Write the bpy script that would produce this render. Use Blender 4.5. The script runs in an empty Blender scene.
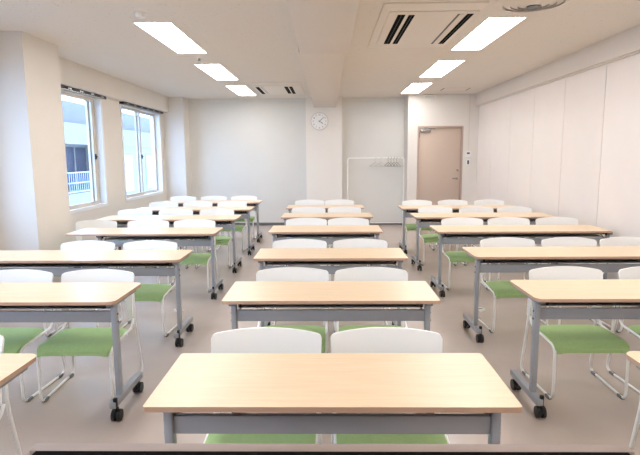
import bpy, bmesh, math, random
from mathutils import Vector, Matrix
random.seed(7)
SC = bpy.context.scene
COL = SC.collection
PI = math.pi

# ------------------------------------------------------------------ materials
def lin(c):
    return tuple((v / 12.92 if v <= .04045 else ((v + .055) / 1.055) ** 2.4) for v in (x / 255 for x in c))

def mat(name, rgb, rough=.5, metal=0, spec=.5, noise=0, nscale=20, bump=0, bscale=200, coat=0):
    m = bpy.data.materials.new(name); m.use_nodes = True
    nt = m.node_tree; b = nt.nodes['Principled BSDF']
    c = lin(rgb) + (1,)
    b.inputs['Base Color'].default_value = c
    b.inputs['Roughness'].default_value = rough
    b.inputs['Metallic'].default_value = metal
    b.inputs['Specular IOR Level'].default_value = spec
    b.inputs['Coat Weight'].default_value = coat
    tc = nt.nodes.new('ShaderNodeTexCoord')
    if noise:
        n = nt.nodes.new('ShaderNodeTexNoise'); n.inputs['Scale'].default_value = nscale
        n.inputs['Detail'].default_value = 4
        nt.links.new(tc.outputs['Object'], n.inputs['Vector'])
        r = nt.nodes.new('ShaderNodeValToRGB')
        r.color_ramp.elements[0].position = .3; r.color_ramp.elements[1].position = .7
        r.color_ramp.elements[0].color = tuple(v * (1 - noise) for v in c[:3]) + (1,)
        r.color_ramp.elements[1].color = tuple(min(1, v * (1 + noise * .5)) for v in c[:3]) + (1,)
        nt.links.new(n.outputs['Fac'], r.inputs['Fac']); nt.links.new(r.outputs['Color'], b.inputs['Base Color'])
    if bump:
        n = nt.nodes.new('ShaderNodeTexNoise'); n.inputs['Scale'].default_value = bscale
        nt.links.new(tc.outputs['Object'], n.inputs['Vector'])
        bp = nt.nodes.new('ShaderNodeBump'); bp.inputs['Strength'].default_value = bump
        bp.inputs['Distance'].default_value = .002
        nt.links.new(n.outputs['Fac'], bp.inputs['Height']); nt.links.new(bp.outputs['Normal'], b.inputs['Normal'])
    return m

def wood_mat(name, c1, c2, rough):
    m = bpy.data.materials.new(name); m.use_nodes = True
    nt = m.node_tree; b = nt.nodes['Principled BSDF']
    b.inputs['Roughness'].default_value = rough
    b.inputs['Specular IOR Level'].default_value = .5
    tc = nt.nodes.new('ShaderNodeTexCoord'); mp = nt.nodes.new('ShaderNodeMapping')
    mp.inputs['Scale'].default_value = (2.2, 34, 34)
    oi = nt.nodes.new('ShaderNodeObjectInfo')
    n = nt.nodes.new('ShaderNodeTexNoise'); n.inputs['Scale'].default_value = 1.6; n.inputs['Detail'].default_value = 6
    n.inputs['Roughness'].default_value = .65; n.inputs['Distortion'].default_value = .6
    n.noise_dimensions = '4D'
    mu = nt.nodes.new('ShaderNodeMath'); mu.operation = 'MULTIPLY'; mu.inputs[1].default_value = 37
    nt.links.new(oi.outputs['Random'], mu.inputs[0]); nt.links.new(mu.outputs[0], n.inputs['W'])
    r = nt.nodes.new('ShaderNodeValToRGB')
    r.color_ramp.elements[0].position = .3; r.color_ramp.elements[1].position = .68
    r.color_ramp.elements[0].color = lin(c1) + (1,); r.color_ramp.elements[1].color = lin(c2) + (1,)
    nt.links.new(tc.outputs['Object'], mp.inputs['Vector']); nt.links.new(mp.outputs['Vector'], n.inputs['Vector'])
    nt.links.new(n.outputs['Fac'], r.inputs['Fac']); nt.links.new(r.outputs['Color'], b.inputs['Base Color'])
    return m

def emit_mat(name, rgb, s):
    m = bpy.data.materials.new(name); m.use_nodes = True
    nt = m.node_tree; nt.nodes.clear()
    e = nt.nodes.new('ShaderNodeEmission'); o = nt.nodes.new('ShaderNodeOutputMaterial')
    e.inputs['Color'].default_value = tuple(rgb) + (1,); e.inputs['Strength'].default_value = s
    nt.links.new(e.outputs[0], o.inputs['Surface'])
    return m

def glass_mat():
    m = bpy.data.materials.new('window_glass'); m.use_nodes = True
    nt = m.node_tree; nt.nodes.clear()
    t = nt.nodes.new('ShaderNodeBsdfTransparent'); t.inputs[0].default_value = (.95, .985, 1, 1)
    g = nt.nodes.new('ShaderNodeBsdfGlossy'); g.inputs['Roughness'].default_value = .02
    x = nt.nodes.new('ShaderNodeMixShader'); o = nt.nodes.new('ShaderNodeOutputMaterial')
    x.inputs[0].default_value = .06; nt.links.new(t.outputs[0], x.inputs[1]); nt.links.new(g.outputs[0], x.inputs[2])
    nt.links.new(x.outputs[0], o.inputs['Surface'])
    return m

def ceiling_mat():
    m = mat('ceiling_board', (226, 219, 210), .9)
    nt = m.node_tree; b = nt.nodes['Principled BSDF']
    tc = nt.nodes['Texture Coordinate']
    v = nt.nodes.new('ShaderNodeTexNoise'); v.inputs['Scale'].default_value = 45; v.inputs['Detail'].default_value = 3
    r = nt.nodes.new('ShaderNodeValToRGB')
    r.color_ramp.elements[0].position = .26; r.color_ramp.elements[1].position = .34
    r.color_ramp.elements[0].color = lin((184, 179, 170)) + (1,); r.color_ramp.elements[1].color = lin((226, 219, 210)) + (1,)
    nt.links.new(tc.outputs['Object'], v.inputs['Vector']); nt.links.new(v.outputs['Fac'], r.inputs['Fac'])
    nt.links.new(r.outputs['Color'], b.inputs['Base Color'])
    return m

M = dict(
    wood=wood_mat('maple_laminate', (227, 200, 165), (240, 215, 181), .33),
    band=mat('table_edge_band', (196, 160, 134), .5),
    steel=mat('grey_painted_steel', (160, 163, 168), .38, 0.15),
    steel_d=mat('grey_bracket', (132, 134, 138), .4, .2),
    black=mat('black_plastic', (16, 16, 18), .45),
    tube=mat('white_coated_tube', (246, 245, 241), .3, coat=.3),
    shell=mat('white_plastic', (250, 249, 245), .38),
    green=mat('green_upholstery', (160, 190, 126), .7, noise=.06, nscale=60, bump=.15, bscale=600),
    glide=mat('grey_rubber', (120, 120, 122), .7),
    wall=mat('wall_paint', (226, 220, 212), .85, noise=.015, nscale=3),
    wallb=mat('back_wall_paint', (222, 220, 214), .8, noise=.015, nscale=3),
    slot=mat('dark_recess', (8, 8, 8), .95, spec=.1),
    column=mat('column_paint', (238, 233, 225), .8, noise=.01, nscale=3),
    panel=mat('wall_panel_cloth', (234, 225, 217), .75, noise=.02, nscale=2.5),
    ceil=ceiling_mat(),
    beam=mat('beam_paint', (219, 210, 200), .85, noise=.01, nscale=4),
    floor=mat('vinyl_floor', (190, 176, 166), .26, noise=.05, nscale=2.5),
    base=mat('dark_vinyl_baseboard', (112, 108, 106), .6),
    seam=mat('seam_shadow_gap', (150, 142, 136), .9),
    frame=mat('white_window_frame', (236, 238, 240), .4),
    sash=mat('beige_aluminium_sash', (206, 196, 182), .4, .2),
    glass=glass_mat(),
    door=mat('beige_pink_door_paint', (198, 178, 161), .55),
    doorf=mat('door_frame_paint', (184, 162, 147), .5),
    chrome=mat('brushed_metal', (176, 176, 176), .25, .9),
    plastic=mat('white_device_plastic', (236, 234, 230), .45),
    screen=mat('dark_display', (52, 56, 60), .3),
    acp=mat('air_conditioner_panel', (230, 222, 212), .5),
    clockf=mat('clock_face_paint', (244, 244, 242), .5),
    clockr=mat('clock_rim_plastic', (214, 212, 206), .4),
    lamp=emit_mat('lamp_diffuser', (1, .972, .953), 15.0),
    hanger=mat('dark_grey_wire', (110, 110, 112), .4, .5),
    hangerl=mat('pale_wire', (190, 188, 184), .4, .3),
    lect=mat('dark_lectern_board', (66, 54, 50), .5, noise=.1, nscale=15),
    lectr=mat('taupe_rim', (152, 136, 128), .5),
    lectb=mat('black_inlay', (18, 15, 16), .6),
    ext=mat('white_facade', (122, 120, 116), .8, noise=.03, nscale=1.5),
    extb=mat('blue_grey_facade', (96, 94, 100), .6, noise=.12, nscale=3),
    extw=mat('dark_facade_window', (52, 60, 78), .2),
    rail=mat('blue_grey_railing', (140, 155, 180), .5),
    street=mat('asphalt', (110, 112, 116), .9),
)

# ------------------------------------------------------------------ mesh helpers
class MB:
    def __init__(s): s.bm = bmesh.new(); s.mi = 0
    def box(s, x0, x1, y0, y1, z0, z1, bev=0, seg=2):
        t = bmesh.new()
        bmesh.ops.create_cube(t, size=1)
        for v in t.verts:
            v.co = Vector(((x0 + x1) / 2 + v.co.x * (x1 - x0), (y0 + y1) / 2 + v.co.y * (y1 - y0), (z0 + z1) / 2 + v.co.z * (z1 - z0)))
        if bev: bmesh.ops.bevel(t, geom=t.edges[:], offset=bev, segments=seg, affect='EDGES', profile=.5)
        s.add(t); return s
    def add(s, t):
        mp = {}
        for v in t.verts: mp[v] = s.bm.verts.new(v.co)
        for f in t.faces:
            try: nf = s.bm.faces.new([mp[v] for v in f.verts]); nf.material_index = s.mi
            except ValueError: pass
        t.free()
    def cyl(s, a, b, r, n=16, r2=None):
        a, b = Vector(a), Vector(b); d = b - a
        t = bmesh.new()
        bmesh.ops.create_cone(t, cap_ends=True, segments=n, radius1=r, radius2=r if r2 is None else r2, depth=d.length)
        q = d.to_track_quat('Z', 'Y').to_matrix().to_4x4()
        bmesh.ops.transform(t, matrix=Matrix.Translation((a + b) / 2) @ q, verts=t.verts)
        s.add(t); return s
    def tube(s, pts, r, n=8, fil=.04, fs=5, closed=False):
        P = [Vector(p) for p in pts]; path = []
        m = len(P)
        for i, p in enumerate(P):
            if not closed and i in (0, m - 1): path.append(p); continue
            a = P[i - 1]; c = P[(i + 1) % m]
            da, dc = (a - p), (c - p); f = min(fil, da.length * .48, dc.length * .48)
            A = p + da.normalized() * f; C_ = p + dc.normalized() * f
            for k in range(fs + 1):
                u = k / fs; path.append(A * (1 - u) ** 2 + p * 2 * u * (1 - u) + C_ * u * u)
        t = bmesh.new(); rings = []; N = None; L = len(path)
        for i, p in enumerate(path):
            if closed: d = (path[(i + 1) % L] - path[i - 1]).normalized()
            else: d = (path[min(i + 1, L - 1)] - path[max(i - 1, 0)]).normalized()
            if N is None: N = d.orthogonal().normalized()
            N = (N - d * N.dot(d)).normalized(); B = d.cross(N)
            rings.append([t.verts.new(p + (N * math.cos(2 * PI * k / n) + B * math.sin(2 * PI * k / n)) * r) for k in range(n)])
        for i in range(L if closed else L - 1):
            A, B = rings[i], rings[(i + 1) % L]
            for k in range(n): t.faces.new((A[k], A[(k + 1) % n], B[(k + 1) % n], B[k]))
        if not closed: t.faces.new(rings[0][::-1]); t.faces.new(rings[-1])
        s.add(t); return s
    def prism(s, pts, z0, z1, bev=0):
        t = bmesh.new()
        a = [t.verts.new((x, y, z0)) for x, y in pts]; b = [t.verts.new((x, y, z1)) for x, y in pts]
        t.faces.new(a[::-1]); t.faces.new(b); n = len(a)
        for i in range(n): t.faces.new((a[i], a[(i + 1) % n], b[(i + 1) % n], b[i]))
        s.add(t); return s
    def shell(s, grid, off):
        """closed solid from a grid of points and a parallel grid shifted by off(p)"""
        t = bmesh.new(); R, Cn = len(grid), len(grid[0])
        A = [[t.verts.new(p) for p in row] for row in grid]
        B = [[t.verts.new(Vector(p) + off(p)) for p in row] for row in grid]
        for i in range(R - 1):
            for j in range(Cn - 1):
                t.faces.new((A[i][j], A[i][j + 1], A[i + 1][j + 1], A[i + 1][j]))
                t.faces.new((B[i][j], B[i + 1][j], B[i + 1][j + 1], B[i][j + 1]))
        for j in range(Cn - 1):
            t.faces.new((A[0][j], B[0][j], B[0][j + 1], A[0][j + 1])); t.faces.new((A[-1][j], A[-1][j + 1], B[-1][j + 1], B[-1][j]))
        for i in range(R - 1):
            t.faces.new((A[i][0], A[i + 1][0], B[i + 1][0], B[i][0])); t.faces.new((A[i][-1], B[i][-1], B[i + 1][-1], A[i + 1][-1]))
        s.add(t); return s
    def build(s, name, mats, parent=None, ang=35, loc=(0, 0, 0)):
        bmesh.ops.recalc_face_normals(s.bm, faces=s.bm.faces[:])
        me = bpy.data.meshes.new(name); s.bm.to_mesh(me); s.bm.free()
        for m in (mats if isinstance(mats, (list, tuple)) else [mats]): me.materials.append(m)
        me.shade_smooth(); me.set_sharp_from_angle(angle=math.radians(ang))
        o = bpy.data.objects.new(name, me); COL.objects.link(o); o.location = loc
        if parent: o.parent = parent
        return o

def empty(name, loc, rz=0):
    o = bpy.data.objects.new(name, None); COL.objects.link(o); o.empty_display_size = .1
    o.location = loc; o.rotation_euler = (0, 0, rz); return o
def tag(o, label, cat, group=None):
    o['label'] = label; o['category'] = cat
    if group: o['group'] = group
    return o
def struct(o, label=None):
    o['kind'] = 'structure'
    if label: o['label'] = label
    return o
def copy_tree(o, parent=None):
    c = o.copy(); COL.objects.link(c); c.parent = parent
    for ch in [x for x in COL.objects if x.parent == o]: copy_tree(ch, c)
    return c

# ------------------------------------------------------------------ room dimensions
CZ = 2.70
XL, XR = -3.38, 3.05
YB, YD, YF = 11.15, 10.62, -1.4
T = .2

struct(MB().box(XL - T, XR + T, YF - T, YB + T, -.2, 0).build('floor', M['floor']))
struct(MB().box(XL - T, XR + T, YF - T, YB + T, CZ, CZ + .25).build('ceiling', M['ceil']))

# left wall with window openings
WINS = [(-.3, 1.75), (2.6, 4.9), (5.95, 7.83), (8.53, 10.52)]
WZ0, WZ1 = .757, 2.378
w = MB()
w.box(XL - T, XL, YF, YB, 0, WZ0).box(XL - T, XL, YF, YB, WZ1, CZ)
e = YF
for a, b in WINS: w.box(XL - T, XL, e, a, WZ0, WZ1); e = b
w.box(XL - T, XL, e, YB, WZ0, WZ1)
wl = struct(w.build('wall_left', M['wall']))
struct(MB().box(XL, -2.95, 5.14, 5.82, 0, CZ).build('wall_left_pillar', M['wall']))
struct(MB().box(XL, -2.95, 10.72, YB, 0, CZ).build('wall_left_pillar', M['wall']))
struct(MB().box(XL, -3.25, YF, 5.14, 2.39, CZ).build('trim_1', M['wall']))
struct(MB().box(XL, -3.25, 5.82, 10.72, 2.39, CZ).build('trim_2', M['wall']))
# back wall, column, door wall
w = MB().box(XL - T, XR + T, YB, YB + T, 0, CZ)
struct(w.build('wall_back', M['wallb']))
struct(MB().box(-.455, .295, 10.92, YB, 0, CZ).build('wall_back_column', M['column']))
DX0, DX1, DZ = 1.815, 2.735, 2.075
w = MB().box(1.62, DX0, YD, YB, 0, CZ).box(DX1, XR, YD, YB, 0, CZ).box(DX0, DX1, YD, YB, DZ, CZ)
struct(w.build('wall_door_side', M['wall']))
struct(MB().box(-2.95, -.455, YB - .03, YB, 2.615, CZ).build('trim_3', M['wallb']))
struct(MB().box(.295, 1.62, YB - .03, YB, 2.615, CZ).build('trim_4', M['wallb']))
struct(MB().box(-2.95, -.455, YB - .012, YB, 0, .06).build('baseboard_back', M['base']))
struct(MB().box(.295, 1.62, YB - .012, YB, 0, .06).build('baseboard_back_right', M['base']))
struct(MB().box(-.455, .295, 10.908, 10.92, 0, .06).build('baseboard_column', M['base']))
struct(MB().box(XL, XL + .012, 5.83, 10.71, 0, .06).build('baseboard_left', M['base']))
struct(MB().box(XR - .022, XR - .0125, YF, YD, 0, .06).build('baseboard_right', M['base']))
struct(MB().box(XL - T, XR + T, YF - T, YF, 0, CZ).build('wall_front', M['wall']))
# right wall: backing + panels with fine joints
w = MB().box(XR, XR + T, YF, YB, 0, CZ);
w2 = w; w2.mi = 1
y = 5.84 - .98 * 7
while y < YD:
    a, b = max(YF, y + .004), min(YD, y + .976)
    w2.box(XR - .012 + .0, XR + .002, a, b, .0, 2.47)
    y += .98
o = w2.build('wall_right', [M['seam'], M['panel']]); struct(o)
struct(MB().box(2.965, XR, YF, YD, 2.47, CZ).build('trim_5', M['beam']))
struct(MB().box(3.0, XR - .012, YF, YD, 2.457, 2.47).build('trim_6', M['beam']))
# centre ceiling beam in two lengths with a joint
struct(MB().box(-.285, .175, 5.225, 10.92, 2.49, CZ, .004).build('ceiling_beam', M['beam']))
struct(MB().box(-.262, .208, YF, 5.22, 2.475, CZ, .004).build('ceiling_beam_near', M['beam']))

# windows
def window(n, y0, y1, mid):
    x = XL
    fr = MB()
    t = .045
    x0, x1 = x - .14, x + .012
    fr.box(x0, x1, y0, y1, WZ0 - .0, WZ0 + t).box(x0, x1, y0, y1, WZ1 - t, WZ1)
    fr.box(x0, x1, y0, y0 + t, WZ0 + t, WZ1 - t).box(x0, x1, y1 - t, y1, WZ0 + t, WZ1 - t)
    f = struct(fr.build('window_%d' % n, M['frame']))
    s1 = MB(); s2 = MB()
    def sash(mb, xa, a, b, st):
        z0, z1 = WZ0 + t, WZ1 - t
        mb.box(xa, xa + .03, a, a + st, z0, z1).box(xa, xa + .03, b - st, b, z0, z1)
        mb.box(xa, xa + .03, a + st, b - st, z0, z0 + .05).box(xa, xa + .03, a + st, b - st, z1 - .04, z1)
    sash(s1, x - .07, y0 + t, mid + .03, .055); sash(s2, x - .115, mid - .05, y1 - t, .06)
    for mb, xa, a, b in ((s1, x - .057, y0 + t + .055, mid - .025), (s2, x - .102, mid + .01, y1 - t - .06)):
        sh = mb.build('window_sash', M['sash'], f)
        MB().box(xa, xa + .004, a, b, WZ0 + t + .05, WZ1 - t - .04).build('window_pane', M['glass'], sh)
    MB().box(x - .04, x - .022, mid - .01, mid + .02, 1.46, 1.54, .004).cyl((x - .025, mid + .005, 1.5), (x - .01, mid + .005, 1.5), .014).build('window_latch', M['black'], f)
    # curtain track above the opening: dark channel with pale runners
    tr = MB().box(XL, XL + .075, y0 - .02, y1 + .02, 2.35, 2.388)
    c = tr.build('curtain_track', M['black'], f)
    c['label'] = 'black curtain track channel under the beam'
    rn = MB()
    yy = y0 + .1
    while yy < y1: rn.box(XL + .075, XL + .081, yy, yy + .1, 2.356, 2.378); yy += .32
    rn.box(XL + .06, XL + .075, y0, y1, 2.342, 2.350)
    rn.build('track_runner', M['chrome'], c)
for i, ((a, b), mid) in enumerate(zip(WINS, (.7, 3.7, 7.60, 9.50))): window(i + 1, a, b, mid)

# door
d = MB()
d.box(DX0, DX0 + .035, YD - .012, YD + .12, 0, DZ).box(DX1 - .035, DX1, YD - .012, YD + .12, 0, DZ).box(DX0 + .035, DX1 - .035, YD - .012, YD + .12, DZ - .035, DZ)
df = struct(d.build('door_1', M['doorf']))
leaf = MB().box(DX0 + .038, DX1 - .038, YD + .02, YD + .06, .008, DZ - .038, .003).build('door_leaf', M['door'], df)
h = MB().cyl((2.635, YD + .02, 1.02), (2.635, YD - .005, 1.02), .026).cyl((2.635, YD - .005, 1.02), (2.635, YD - .05, 1.02), .01).tube([(2.64, YD - .045, 1.02), (2.53, YD - .045, 1.02)], .01)
h.build('door_handle', M['chrome'], leaf)
MB().cyl((2.645, YD + .02, 1.185), (2.645, YD, 1.185), .02).build('deadbolt', M['chrome'], leaf)
cl = MB().box(1.87, 2.07, YD - .03, YD + .02, 1.955, 2.005, .004).tube([(2.0, YD - .02, 2.012), (2.16, YD - .07, 2.02), (1.95, YD - .02, 2.035)], .008, fil=.01)
cl.build('door_closer', M['chrome'], leaf)
hg = MB()
for z in (.3, 1.85): hg.box(DX0 + .028, DX0 + .046, YD - .014, YD + .02, z, z + .1)
hg.build('door_hinge', M['steel_d'], df)

# ------------------------------------------------------------------ ceiling fittings
def light_proto():
    r = empty('ceiling_light', (0, 0, CZ))
    hx, hy = .165, .70
    f = MB(); t = .012
    f.box(-hx - t, hx + t, -hy - t, -hy, -.008, 0).box(-hx - t, hx + t, hy, hy + t, -.008, 0)
    f.box(-hx - t, -hx, -hy, hy, -.008, 0).box(hx, hx + t, -hy, hy, -.008, 0)
    f.build('light_frame', M['plastic'], r)
    MB().box(-hx, -.004, -hy, hy, -.005, 0).box(.004, hx, -hy, hy, -.005, 0).build('diffuser', M['lamp'], r)
    MB().box(-.004, .004, -hy, hy, -.006, 0).build('centre_strip', M['plastic'], r)
    return r
lp = light_proto(); first = True
for side, x, ys in (('left', -1.585, (-.75, 1.35, 3.45, 5.56, 7.70, 9.79)), ('right', 1.60, (-.8, 1.3, 3.4, 5.52, 7.60, 9.68))):
    for k, y in enumerate(ys):
        o = lp if first else copy_tree(lp)
        first = False
        o.location = (x, y, CZ)
        if k >= 3:
            lab = ('long recessed ceiling light %s of the central beam, ' % side) + ('largest and nearest the viewer', 'middle of that row of three', 'farthest, close to the back wall')[k - 3]
        else:
            lab = ('long recessed ceiling light %s of the central beam, ' % side) + ('over the front wall', 'above the lectern end of the room', 'above the second row of tables')[k]
        tag(o, lab, 'ceiling light', 'recessed ceiling lights')

def ac(x0, x1, y0, y1, slots, label):
    r = empty('ceiling_air_conditioner', ((x0 + x1) / 2, (y0 + y1) / 2, CZ))
    cx, cy = (x0 + x1) / 2, (y0 + y1) / 2
    tag(r, label, 'air conditioner', 'ceiling air conditioners')
    MB().box(x0 - cx, x1 - cx, y0 - cy, y1 - cy, -.012, 0, .004).build('outer_panel', M['acp'], r)
    MB().box(x0 + .07 - cx, x1 - .02 - cx, y0 + .2 - cy, y1 - .2 - cy, -.022, -.012, .004).build('inner_panel', M['acp'], r)
    for a, b, ya, yb, dark in slots:
        v = MB().box(a - cx, b - cx, ya - cy, yb - cy, -.024, -.022).build('vent_slot', M['slot'] if dark else M['glide'], r)
        v['label'] = 'black air slot' if dark else 'grey air slot with its flap open'
        f = MB()
        m_ = (a + b) / 2 - cx
        if dark: f.box(m_ - .0015, m_ + .0015, ya - cy, yb - cy, -.026, -.024)
        else: f.box(m_ - .006, b - cx, ya - cy, yb - cy, -.028, -.024)
        f.build('louver', M['black'] if dark else M['acp'], v)
    return r
ac(.455, 1.30, 4.35, 6.04, [(.605, .67, 4.63, 5.78, 1), (.70, .752, 4.64, 5.78, 1), (1.115, 1.165, 4.62, 5.8, 0), (1.195, 1.25, 4.62, 5.8, 1)],
   'large ceiling cassette air conditioner right of the central beam')
ac(-1.30, -.44, 8.78, 10.35, [(-1.25, -1.19, 9.16, 10.15, 1), (-1.15, -1.115, 9.16, 10.15, 0), (-.75, -.69, 9.13, 10.1, 1), (-.665, -.61, 9.13, 10.15, 1)],
   'ceiling cassette air conditioner left of the beam near the back wall')
hx = empty('ceiling_hatch', (2.355, 9.82, CZ)); tag(hx, 'flat ceiling panel with two dark end slots above the door', 'ceiling panel')
MB().box(-.28, .28, -.17, .17, -.006, 0, .002).build('hatch_panel', M['acp'], hx)
for s in (-1, 1): MB().box(s * .235 - .012, s * .235 + .012, -.15, .15, -.009, -.006).build('end_slot', M['screen'], hx)

v = empty('round_ceiling_vent', (1.65, 4.36, CZ)); tag(v, 'round ceiling air diffuser of concentric rings at the top edge of the photo', 'air vent')
def ring(r0, r1, z0, z1, n=48):
    g = [[(r * math.cos(2 * PI * k / n), r * math.sin(2 * PI * k / n), z) for k in range(n + 1)] for r, z in ((r0, z0), (r1, z1))]
    return g
mb = MB()
mb.shell(ring(.235, .30, -.022, -.004), lambda p: Vector((0, 0, .004)))
mb.build('outer_ring', M['acp'], v)
for r0, z0 in ((.175, -.030), (.12, -.036), (.065, -.042)):
    MB().shell(ring(r0, r0 + .05, z0, z0 + .018), lambda p: Vector((0, 0, .004))).build('diffuser_ring', M['acp'], v)
MB().cyl((0, 0, -.004), (0, 0, 0), .235, 48).build('vent_throat', M['beam'], v)
MB().cyl((0, 0, -.046), (0, 0, -.012), .05, 24, .055).build('centre_cap', M['screen'], v)['label'] = 'dark centre cap'

s = empty('smoke_detector', (-1.59, 4.57, CZ)); tag(s, 'white round smoke detector before the nearest left ceiling light', 'smoke detector')
MB().cyl((0, 0, -.012), (0, 0, 0), .055, 32).build('detector_base', M['plastic'], s)
MB().cyl((0, 0, -.04), (0, 0, -.012), .036, 32, .048).build('detector_cap', M['plastic'], s)
s = empty('ceiling_sprinkler', (-1.59, 6.6, CZ)); tag(s, 'small metal ceiling sprinkler between the first two left lights', 'sprinkler')
MB().cyl((0, 0, -.004), (0, 0, 0), .04, 24).build('rosette', M['plastic'], s)
MB().cyl((0, 0, -.03), (0, 0, -.004), .012, 12).cyl((0, 0, -.034), (0, 0, -.03), .022, 16).build('sprinkler_head', M['steel_d'], s)
s = empty('ceiling_speaker', (-1.66, 8.63, CZ)); tag(s, 'round flat ceiling speaker between the two farthest left lights', 'speaker')
MB().cyl((0, 0, -.008), (0, 0, 0), .12, 40).build('speaker_rim', M['acp'], s)
MB().cyl((0, 0, -.012), (0, 0, -.008), .1, 40).build('speaker_grille', M['beam'], s)
s = empty('emergency_light', (2.04, YD, 2.655)); tag(s, 'white box shaped emergency light on the wall above the door', 'emergency light')
MB().box(-.12, .12, -.05, 0, -.022, .03, .006).build('light_housing', M['plastic'], s)
MB().box(-.1, .1, -.054, -.05, -.016, .01).build('light_window', M['clockr'], s)

# ------------------------------------------------------------------ wall fittings
c = empty('wall_clock', (-.17, 10.92, 2.205)); tag(c, 'round white wall clock on the column under the beam', 'clock')
MB().cyl((0, -.03, 0), (0, 0, 0), .186, 56).build('clock_case', M['clockr'], c)
MB().cyl((0, -.034, 0), (0, -.03, 0), .168, 56).build('clock_dial', M['clockf'], c)
def text_mesh(txt, size, name, m, parent, loc, ext=.001):
    cu = bpy.data.curves.new(name, 'FONT'); cu.body = txt; cu.size = size; cu.extrude = ext
    cu.align_x = 'CENTER'; cu.align_y = 'CENTER'
    to = bpy.data.objects.new('tmp', cu); COL.objects.link(to)
    dg = bpy.context.evaluated_depsgraph_get(); me = bpy.data.meshes.new_from_object(to.evaluated_get(dg))
    bpy.data.objects.remove(to); me.materials.clear(); me.materials.append(m)
    o = bpy.data.objects.new(name, me); COL.objects.link(o); o.parent = parent; o.location = loc; o.rotation_euler = (PI / 2, 0, 0)
    return o
for k in range(1, 13):
    a = k * PI / 6
    text_mesh(str(k), .042, 'clock_numeral', M['screen'], c, (.132 * math.sin(a), -.0345, .132 * math.cos(a)))
def hand(ang, L, wd, name, yy):
    g = MB().box(-wd, wd, -.002, 0, -.02, L)
    o = g.build(name, M['screen'], c); o.location = (0, yy, 0); o.rotation_euler = (0, math.radians(ang), 0)
hand(124, .085, .005, 'hour_hand', -.036); hand(48, .13, .0035, 'minute_hand', -.0385)

s = empty('wall_thermostat', (2.85, YD, 1.51)); tag(s, 'white wall controller with a dark display right of the door', 'controller')
MB().box(-.055, .055, -.018, 0, -.06, .06, .004).build('controller_body', M['plastic'], s)
MB().box(-.035, .025, -.020, -.018, .0, .035).build('display', M['screen'], s)
s = empty('light_switch', (2.85, YD, 1.345)); tag(s, 'light switch plate with dark rocker below the wall controller', 'light switch')
MB().box(-.035, .035, -.008, 0, -.06, .06, .003).build('switch_plate', M['plastic'], s)
MB().box(-.017, .017, -.013, -.008, -.04, .04, .002).build('rocker', M['screen'], s)
tag(MB().box(2.843, 2.857, YD - .01, YD, 1.575, CZ - .001).build('cable_conduit', M['beam']), 'thin vertical cable conduit running from ceiling to the wall controller', 'conduit')

# ------------------------------------------------------------------ clothes rack + hangers
RY = 10.96
r = empty('clothes_rack', (0, RY, 0)); tag(r, 'white tubular clothes rack standing in the recess left of the door', 'clothes rack')
MB().tube([(.415, 0, .06), (.415, 0, 1.44), (1.595, 0, 1.44), (1.595, 0, .06)], .013, fil=.05).build('hanging_rail', M['tube'], r)
MB().tube([(.415, 0, .07), (1.595, 0, .07)], .011).build('bottom_bar', M['tube'], r)
for x in (.415, 1.595):
    f = MB().tube([(x, -.16, .06), (x, .14, .06)], .012).build('rack_foot', M['tube'], r)
    for yy in (-.15, .13): MB().cyl((x - .01, yy, .024), (x + .01, yy, .024), .024, 16).box(x - .008, x + .008, yy - .01, yy + .01, .03, .055).build('caster', M['black'], f)
def hanger(x, rz, m, label):
    h = empty('clothes_hanger', (x, RY, 1.44)); h.rotation_euler = (0, 0, rz)
    tag(h, label, 'hanger', 'hangers on the clothes rack')
    # hook wraps over the rail: local plane yz before turning
    hk = [(0, 0.026 * math.cos(a), -.0078 + .026 * math.sin(a)) for a in [math.radians(t) for t in range(-30, 200, 20)]]
    hk = [(0, y_, z_) for _, y_, z_ in hk] 
    MB().tube([(0, .0, -.085), (0, .004, -.055)] + hk, .0035, 6, .006).build('hook', m, h)
    MB().tube([(0, 0, -.085), (0, .2, -.17), (0, -.2, -.17)], .004, 6, .02, closed=True).build('shoulder_wire', m, h)
for x, rz, k, lab in ((1.00, .6, 'hangerl', 'pale wire hanger, leftmost on the clothes rack'), (1.12, .6, 'hangerl', 'pale wire hanger, second from the left on the rack'),
                 (1.27, .3, 'hanger', 'dark wire hanger, third from the left on the rack'), (1.33, .3, 'hanger', 'dark wire hanger, fourth from the left on the rack'),
                 (1.39, .3, 'hanger', 'dark wire hanger, third from the right on the rack'), (1.45, .3, 'hanger', 'dark wire hanger, second from the right on the rack'),
                 (1.51, .3, 'hangerl', 'grey wire hanger, rightmost on the clothes rack')):
    hanger(x, rz, M[k], lab)

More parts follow.
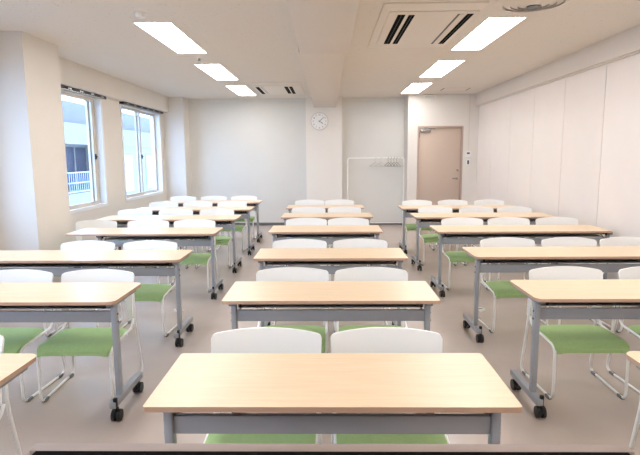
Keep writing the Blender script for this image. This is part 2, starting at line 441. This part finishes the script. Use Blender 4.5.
# ------------------------------------------------------------------ chair
def make_chair():
    r = empty('chair', (0, 0, 0))
    # seat: y 0 is the plane of the backrest top, front is -y
    g = []
    nv, nu = 14, 14
    for i in range(nv + 1):
        v = i / nv; row = []
        for j in range(nu + 1):
            u = -1 + 2 * j / nu
            yy = -.425 + .345 * v
            z = .383 - .012 * math.cos(u * PI / 2) * math.sin(v * PI)
            if v < .22: z -= .036 * (1 - v / .22) ** 2
            hw = .2185
            if v < .08: hw -= .010 * (1 - v / .08) ** 2
            if v > .9: hw -= .02 * ((v - .9) / .1) ** 2
            z -= .012 * abs(u) ** 6
            row.append((u * hw, yy + .008 * (u * u) * (1 - v), z))
        g.append(row)
    MB().shell(g, lambda p: Vector((0, 0, -.024))).build('seat', M['green'], r, 50)
    # backrest
    Wt, Wb, rt, rb = .243, .228, .02, .02
    g = []; us = [math.sin(PI / 2 * (-1 + 2 * j / 26)) for j in range(27)]
    nz = 12
    for i in range(nz + 1):
        v = i / nz; row = []
        for u in us:
            xt = abs(u) * Wt
            top = .753 - .022 * abs(u) ** 2.2
            if xt > Wt - rt: top -= rt - math.sqrt(max(0, rt * rt - (xt - Wt + rt) ** 2))
            w_ = min(1, max(0, (abs(u) - .66) / .28)); w_ = w_ * w_ * (3 - 2 * w_)
            bot = .60 - .18 * w_
            if xt > Wt - rb: bot += rb - math.sqrt(max(0, rb * rb - (xt - Wt + rb) ** 2))
            z = bot + (top - bot) * v
            k = (z - .41) / .335
            x = u * (Wb + (Wt - Wb) * k)
            yy = -.045 + .045 * k + .022 * (1 - u * u) - .012 * math.sin(PI * k)
            row.append((x, yy, z))
        g.append(row)
    MB().shell(g, lambda p: Vector((0, .013, 0))).build('backrest', M['shell'], r, 60)
    for s in (-1, 1):
        f = MB().tube([(s * .222, .016, .60), (s * .226, .008, .40), (s * .238, .07, .011), (s * .2185, -.395, .011), (s * .2185, -.39, .347), (s * .226, -.05, .372), (s * .222, -.012, .42)], .0085, 8, .055, 6)
        fo = f.build('side_frame', M['tube'], r)
        for yy, xx in ((-.34, .2215), (.0, .2335)):
            MB().box(s * xx - .012, s * xx + .012, yy - .025, yy + .025, 0, .019, .003).build('glide', M['glide'], fo)
    for q in (((-.218, -.32, .347), (.218, -.32, .347)), ((-.222, -.12, .35), (.222, -.12, .35))): MB().tube(q, .008).build('seat_crossbar', M['tube'], r)
    return r

# ------------------------------------------------------------------ table
def rrect(x0, x1, y0, y1, r, n=6):
    p = []
    for cx, cy, a0 in ((x1 - r, y1 - r, 0), (x0 + r, y1 - r, 90), (x0 + r, y0 + r, 180), (x1 - r, y0 + r, 270)):
        for k in range(n + 1):
            a = math.radians(a0 + 90 * k / n); p.append((cx + r * math.cos(a), cy + r * math.sin(a)))
    return p
def make_table(W, rad, li, ri, h=.70, D=.45):
    """origin: floor under the middle of the front edge; legs inset li/ri from the left and right end"""
    r = empty('folding_table', (0, 0, 0)); a, b = -W / 2, W / 2
    t = MB(); t.prism(rrect(a, b, 0, D, rad), h - .018, h)
    for f in t.bm.faces: f.material_index = 0 if f.normal.z > .5 or abs(f.calc_center_median().z - h) < 1e-4 else 1
    t.build('tabletop', [M['wood'], M['band']], r, 30)
    xs = (a + li, b - ri)
    LY = .11
    MB().box(xs[0] + .03, xs[1] - .03, LY + .03, D - .07, .620, .626, .002).box(xs[0] + .03, xs[1] - .03, D - .074, D - .068, .626, .665).build('under_shelf', M['steel_d'], r)
    MB().box(xs[0] + .016, xs[1] - .016, LY - .01, LY + .012, .552, .617, .003).build('crossbeam', M['steel'], r)
    for yy in (LY + .03, D - .11): MB().tube([(xs[0] + .02, yy, .655), (xs[1] - .02, yy, .655)], .007).build('shelf_rail', M['steel_d'], r)
    for s, x in zip((1, -1), xs):
        p = MB().box(x - .0155, x + .0155, LY - .021, LY + .021, .10, h - .045, .005)
        lg = p.build('leg', M['steel'], r)
        for z in (.60, .555): MB().cyl((x - s * .0165, LY, z), (x - s * .0195, LY, z), .006, 10).build('bolt', M['black'], lg)
        # folding bracket under the top
        k = MB().box(x - .02, x + .02, .05, D - .05, h - .045, h - .018, .003).build('top_bracket', M['steel_d'], r)
        MB().box(x + s * .022, x + s * .075, .06, .10, h - .034, h - .0185, .002).cyl((x + s * .04, .07, h - .055), (x + s * .04, .07, h - .02), .009, 12).build('lock_lever', M['black'], k)
        MB().tube([(x + s * .03, LY, .60), (x + s * .03, LY + .13, h - .03)], .006).build('brace', M['steel_d'], r)
        ft = MB().box(x - .02, x + .02, .0, D - .02, .078, .118, .006).build('foot', M['steel'], r)
        for yy, ox in ((.014, .014), (D - .08, .004)):
            c = MB(); xx = x + ox; ry = .033
            if yy < .1: c.box(xx - .010, xx + .010, yy - .010, yy + .010, .06, .138, .003)
            else: c.box(xx - .013, xx + .013, yy - .012, yy + .012, .06, .09, .003)
            for dx in (-.024, .007): c.cyl((xx + dx, yy + .01, ry), (xx + dx + .017, yy + .01, ry), ry, 24)
            c.cyl((xx - .01, yy + .01, ry), (xx + .01, yy + .01, ry), .012, 10)
            c.box(xx - .007, xx + .007, yy - .02, yy + .03, .03, .074, .003)
            c.build('caster', M['black'], ft)
    return r

def table_kinds(D):
    return dict(middle=make_table(1.2, .012, .05, .05, D=D), left=make_table(1.8, .045, .004, .045, D=D), right=make_table(1.8, .045, .048, .0, D=D))
NEAR, FAR = table_kinds(.45), table_kinds(.52)
P_C = make_table(1.56, .045, .33, .045, D=.50)
def kinds(n): return NEAR if n < 3 else FAR
def seat_row(y, n): return y + (.45, .45, .45, .51, .53, .55, .55)[n]
used = set()
def place(proto, x, y, label, cat, group, rz=0, tall=1):
    o = proto if proto.name not in used else copy_tree(proto)
    used.add(proto.name)
    o.location = (x, y, 0); o.rotation_euler = (0, 0, rz); o.scale = (1, 1, tall)
    return tag(o, label, cat, group)
ORD = ['nearest', 'second', 'third', 'fourth', 'fifth', 'sixth', 'seventh']
CHAIR = make_chair()
TG = 'light wood tables on casters'
CG = 'white and green chairs behind the tables'
def tlabel(col, n, extra=''):
    o = 'nearest' if n == 0 else ORD[n] + ' from the front'
    return 'light wood table on casters, %s in the %s column%s' % (o, col, extra)
def clabel(col, n, seat):
    return 'white-backed green chair at the %s %s-column table, %s' % (ORD[n], col, seat)

CEN = [(.008, 1.53, (-.272, .25)), (.011, 2.735, (-.24, .285)), (.017, 3.92, (-.255, .284)), (-.029, 5.335, (-.255, .237)), (-.015, 6.66, (-.28, .235)), (-.045, 7.862, (-.31, .19))]
for n, (x, y, cs) in enumerate(CEN):
    place(kinds(n)['middle'], x, y, tlabel('middle', n), 'table', TG)
    for k, cx in enumerate(cs):
        place(CHAIR, cx, seat_row(y, n) + (.178 if n < 2 else .155), clabel('middle', n, ('left of the pair', 'right of the pair')[k]), 'chair', CG, random.uniform(-.011, .011), (.977, .99, 1, 1.02, 1.02, 1.02, 1.02)[n])
LEFT = [(-1.165, 1.53, (-1.655,)), (-1.175, 2.72, (-1.53, -2.07)), (-1.150, 3.87, (-1.575, -2.13)), (-1.175, 5.235, (-1.545, -2.085, -2.69)),
        (-1.175, 6.465, (-1.555, -2.13, -2.705)), (-1.165, 7.67, (-1.565, -2.13, -2.69)), (-1.190, 8.86, (-1.565, -2.13, -2.70))]
for n, (xe, y, cs) in enumerate(LEFT):
    if n == 3: place(P_C, xe - .78, y, tlabel('left', n, ', beside the pillar'), 'table', TG)
    else: place(kinds(n)['left'], xe - .9, y, tlabel('left', n), 'table', TG)
    names = {1: ('the only one in view',), 2: ('right of the two', 'left of the two'), 3: ('rightmost by the aisle', 'middle of three', 'leftmost by the windows')}[len(cs)]
    for cx, nm in zip(cs, names):
        place(CHAIR, cx, seat_row(y, n) + .155, clabel('left', n, nm), 'chair', CG, random.uniform(-.011, .011), (.977, .99, 1, 1.02, 1.02, 1.02, 1.02)[n])
RIGHT = [(1.165, 1.55, (1.60,)), (1.13, 2.76, (1.57, 2.16)), (1.135, 3.955, (1.595, 2.14, 2.655)), (1.13, 5.30, (1.555, 2.09, 2.645)),
         (1.115, 6.58, (1.51, 2.085, 2.62)), (1.10, 7.71, (1.45, 2.03, 2.62))]
for n, (xe, y, cs) in enumerate(RIGHT):
    place(kinds(n)['right'], xe + .91, y, tlabel('right', n), 'table', TG)
    names = {1: ('the only one in view',), 2: ('left of the two', 'right of the two'), 3: ('leftmost by the aisle', 'middle of three', 'rightmost by the wall')}[len(cs)]
    for cx, nm in zip(cs, names):
        place(CHAIR, cx, seat_row(y, n) + .155, clabel('right', n, nm), 'chair', CG, random.uniform(-.011, .011), (.977, .99, 1, 1.02, 1.02, 1.02, 1.02)[n])

# floor outlets under the seats
for x, nm in ((-1.47, 'left'), (1.47, 'right')):
    o = empty('floor_outlet', (x, 4.86, 0)); tag(o, 'small pale round floor outlet under the %s column of tables' % nm, 'floor outlet', 'floor outlets')
    MB().cyl((0, 0, 0), (0, 0, .012), .05, 32, .042).build('outlet_cover', M['clockr'], o)
    MB().box(-.02, .02, -.012, .012, .012, .016, .002).build('outlet_lid', M['glide'], o)

# ------------------------------------------------------------------ lectern in the foreground
l = empty('lectern', (.0, .561, 0)); tag(l, 'dark lectern with taupe rim and black top at the bottom edge', 'lectern')
X, Y0, Y1 = .50, -.25, .255
MB().prism([(-X - .012, Y0), (X + .012, Y0), (X + .012, Y1 - .022), (X - .004, Y1), (-X + .004, Y1), (-X - .012, Y1 - .022)], .96, .99).build('lectern_top', M['lectr'], l)
MB().box(-X + .012, X - .012, Y0, Y1 - .024, .99, .9995).build('writing_inlay', M['slot'], l)['label'] = 'black top surface'
rm = MB().box(-X + .0, X - .0, Y1 - .024, Y1, .99, 1.0, .002)
rm.build('front_rim', M['lectr'], l)
for s in (-1, 1): MB().box(s * (X - .02) - .012, s * (X - .02) + .012, Y0 + .03, Y1 - .03, .06, .95).build('side_panel', M['lect'], l)
MB().box(-X + .032, X - .032, Y1 - .06, Y1 - .035, .1, .95).build('front_panel', M['lect'], l)
MB().box(-X + .032, X - .032, Y0 + .05, Y1 - .06, .45, .47).build('shelf', M['lect'], l)
MB().box(-X - .0, X, Y0 + .01, Y1 - .01, 0, .06, .005).build('base', M['lect'], l)

# ------------------------------------------------------------------ outside
struct(MB().box(-60, XL - T - .05, -40, 90, -7.2, -7.0).build('street_ground', M['street']))
BX = -7.6
b = empty('apartment_building', (BX, 18, -7)); tag(b, 'white building with balcony railing and dark windows outside the windows', 'building')
def bb(y0, y1, z0, z1, x0=0, x1=.0, **k): return (x0, x1, y0 - 18, y1 - 18, z0 + 7, z1 + 7)
MB().box(*bb(6, 30, -7, .42, -6, 0)).build('lower_wall', M['ext'], b)
MB().box(*bb(6, 30, .42, 1.9, -6, -.9)).build('balcony_wall', M['ext'], b)
MB().box(*bb(6, 30, 1.9, 2.52, -6, 0)).build('white_band', M['ext'], b)
MB().box(*bb(6, 30, 2.52, 3.2, -6, -.3)).build('upper_storey', M['extb'], b)
MB().box(*bb(18.2, 30, .42, 1.9, -6, -.02)).build('plain_wall', M['ext'], b)
for k in range(3):
    y0 = 12.6 + k * 1.9
    wn = MB().box(*bb(y0, y0 + 1.7, .44, 1.84, -.91, -.87)).build('facade_window', M['extw'], b)
    MB().box(*bb(y0 + .82, y0 + .88, .44, 1.84, -.87, -.84)).build('mullion', M['ext'], wn)
for k, y0 in enumerate((19.3, 21.6, 24.5)):
    MB().box(*bb(y0, y0 + .8, .2, 1.6, -.03, .02)).build('facade_window', M['rail'], b)
rl = MB()
for z in (.45, .72, 1.03): rl.box(*bb(11, 18.2, z, z + .035, -.06, -.02))
yy = 11
while yy < 18.2: rl.box(*bb(yy, yy + .02, .42, 1.05, -.05, -.03)); yy += .13
rl.build('balcony_railing', M['rail'], b)

# ------------------------------------------------------------------ light
W = bpy.data.worlds.new('World'); SC.world = W; W.use_nodes = True
nt = W.node_tree; bg = nt.nodes['Background']
bg.inputs['Color'].default_value = (.45, .65, 1, 1); bg.inputs['Strength'].default_value = 8
sun = bpy.data.lights.new('sun', 'SUN'); sun.energy = 2.2; sun.angle = .02; sun.color = (1, .97, .92)
so = bpy.data.objects.new('sun', sun); COL.objects.link(so)
so.rotation_euler = Vector((-1, .35, -1.1)).to_track_quat('-Z', 'Y').to_euler()

# ------------------------------------------------------------------ camera
f, p, yaw, roll, H = 515.713, .136851, -.016032, -.006702, 1.48158
cp, sp, cy, sy = math.cos(p), math.sin(p), math.cos(yaw), math.sin(yaw)
fw = Vector((sy * cp, cy * cp, -sp)); rt = Vector((cy, -sy, 0)); up = rt.cross(fw)
cr, sr = math.cos(roll), math.sin(roll)
r2 = rt * cr + up * sr; u2 = -rt * sr + up * cr
cam = bpy.data.cameras.new('camera'); co = bpy.data.objects.new('camera', cam); COL.objects.link(co)
m = Matrix.Identity(4)
for i in range(3): m[i][0], m[i][1], m[i][2], m[i][3] = r2[i], u2[i], -fw[i], (0, 0, H)[i]
co.matrix_world = m
cam.sensor_fit = 'HORIZONTAL'; cam.sensor_width = 36; cam.lens = f / 640 * 36; cam.clip_start = .02; cam.clip_end = 300
SC.camera = co
vs = SC.view_settings
SC.display_settings.display_device = 'sRGB'
vs.view_transform = 'Standard'; vs.look = 'None'; vs.gamma = 1; vs.exposure = 0.1; vs.use_curve_mapping = False
try:
    SC.cycles.use_denoising = True; SC.cycles.max_bounces = 10; SC.cycles.diffuse_bounces = 6; SC.cycles.transparent_max_bounces = 16
except Exception: pass
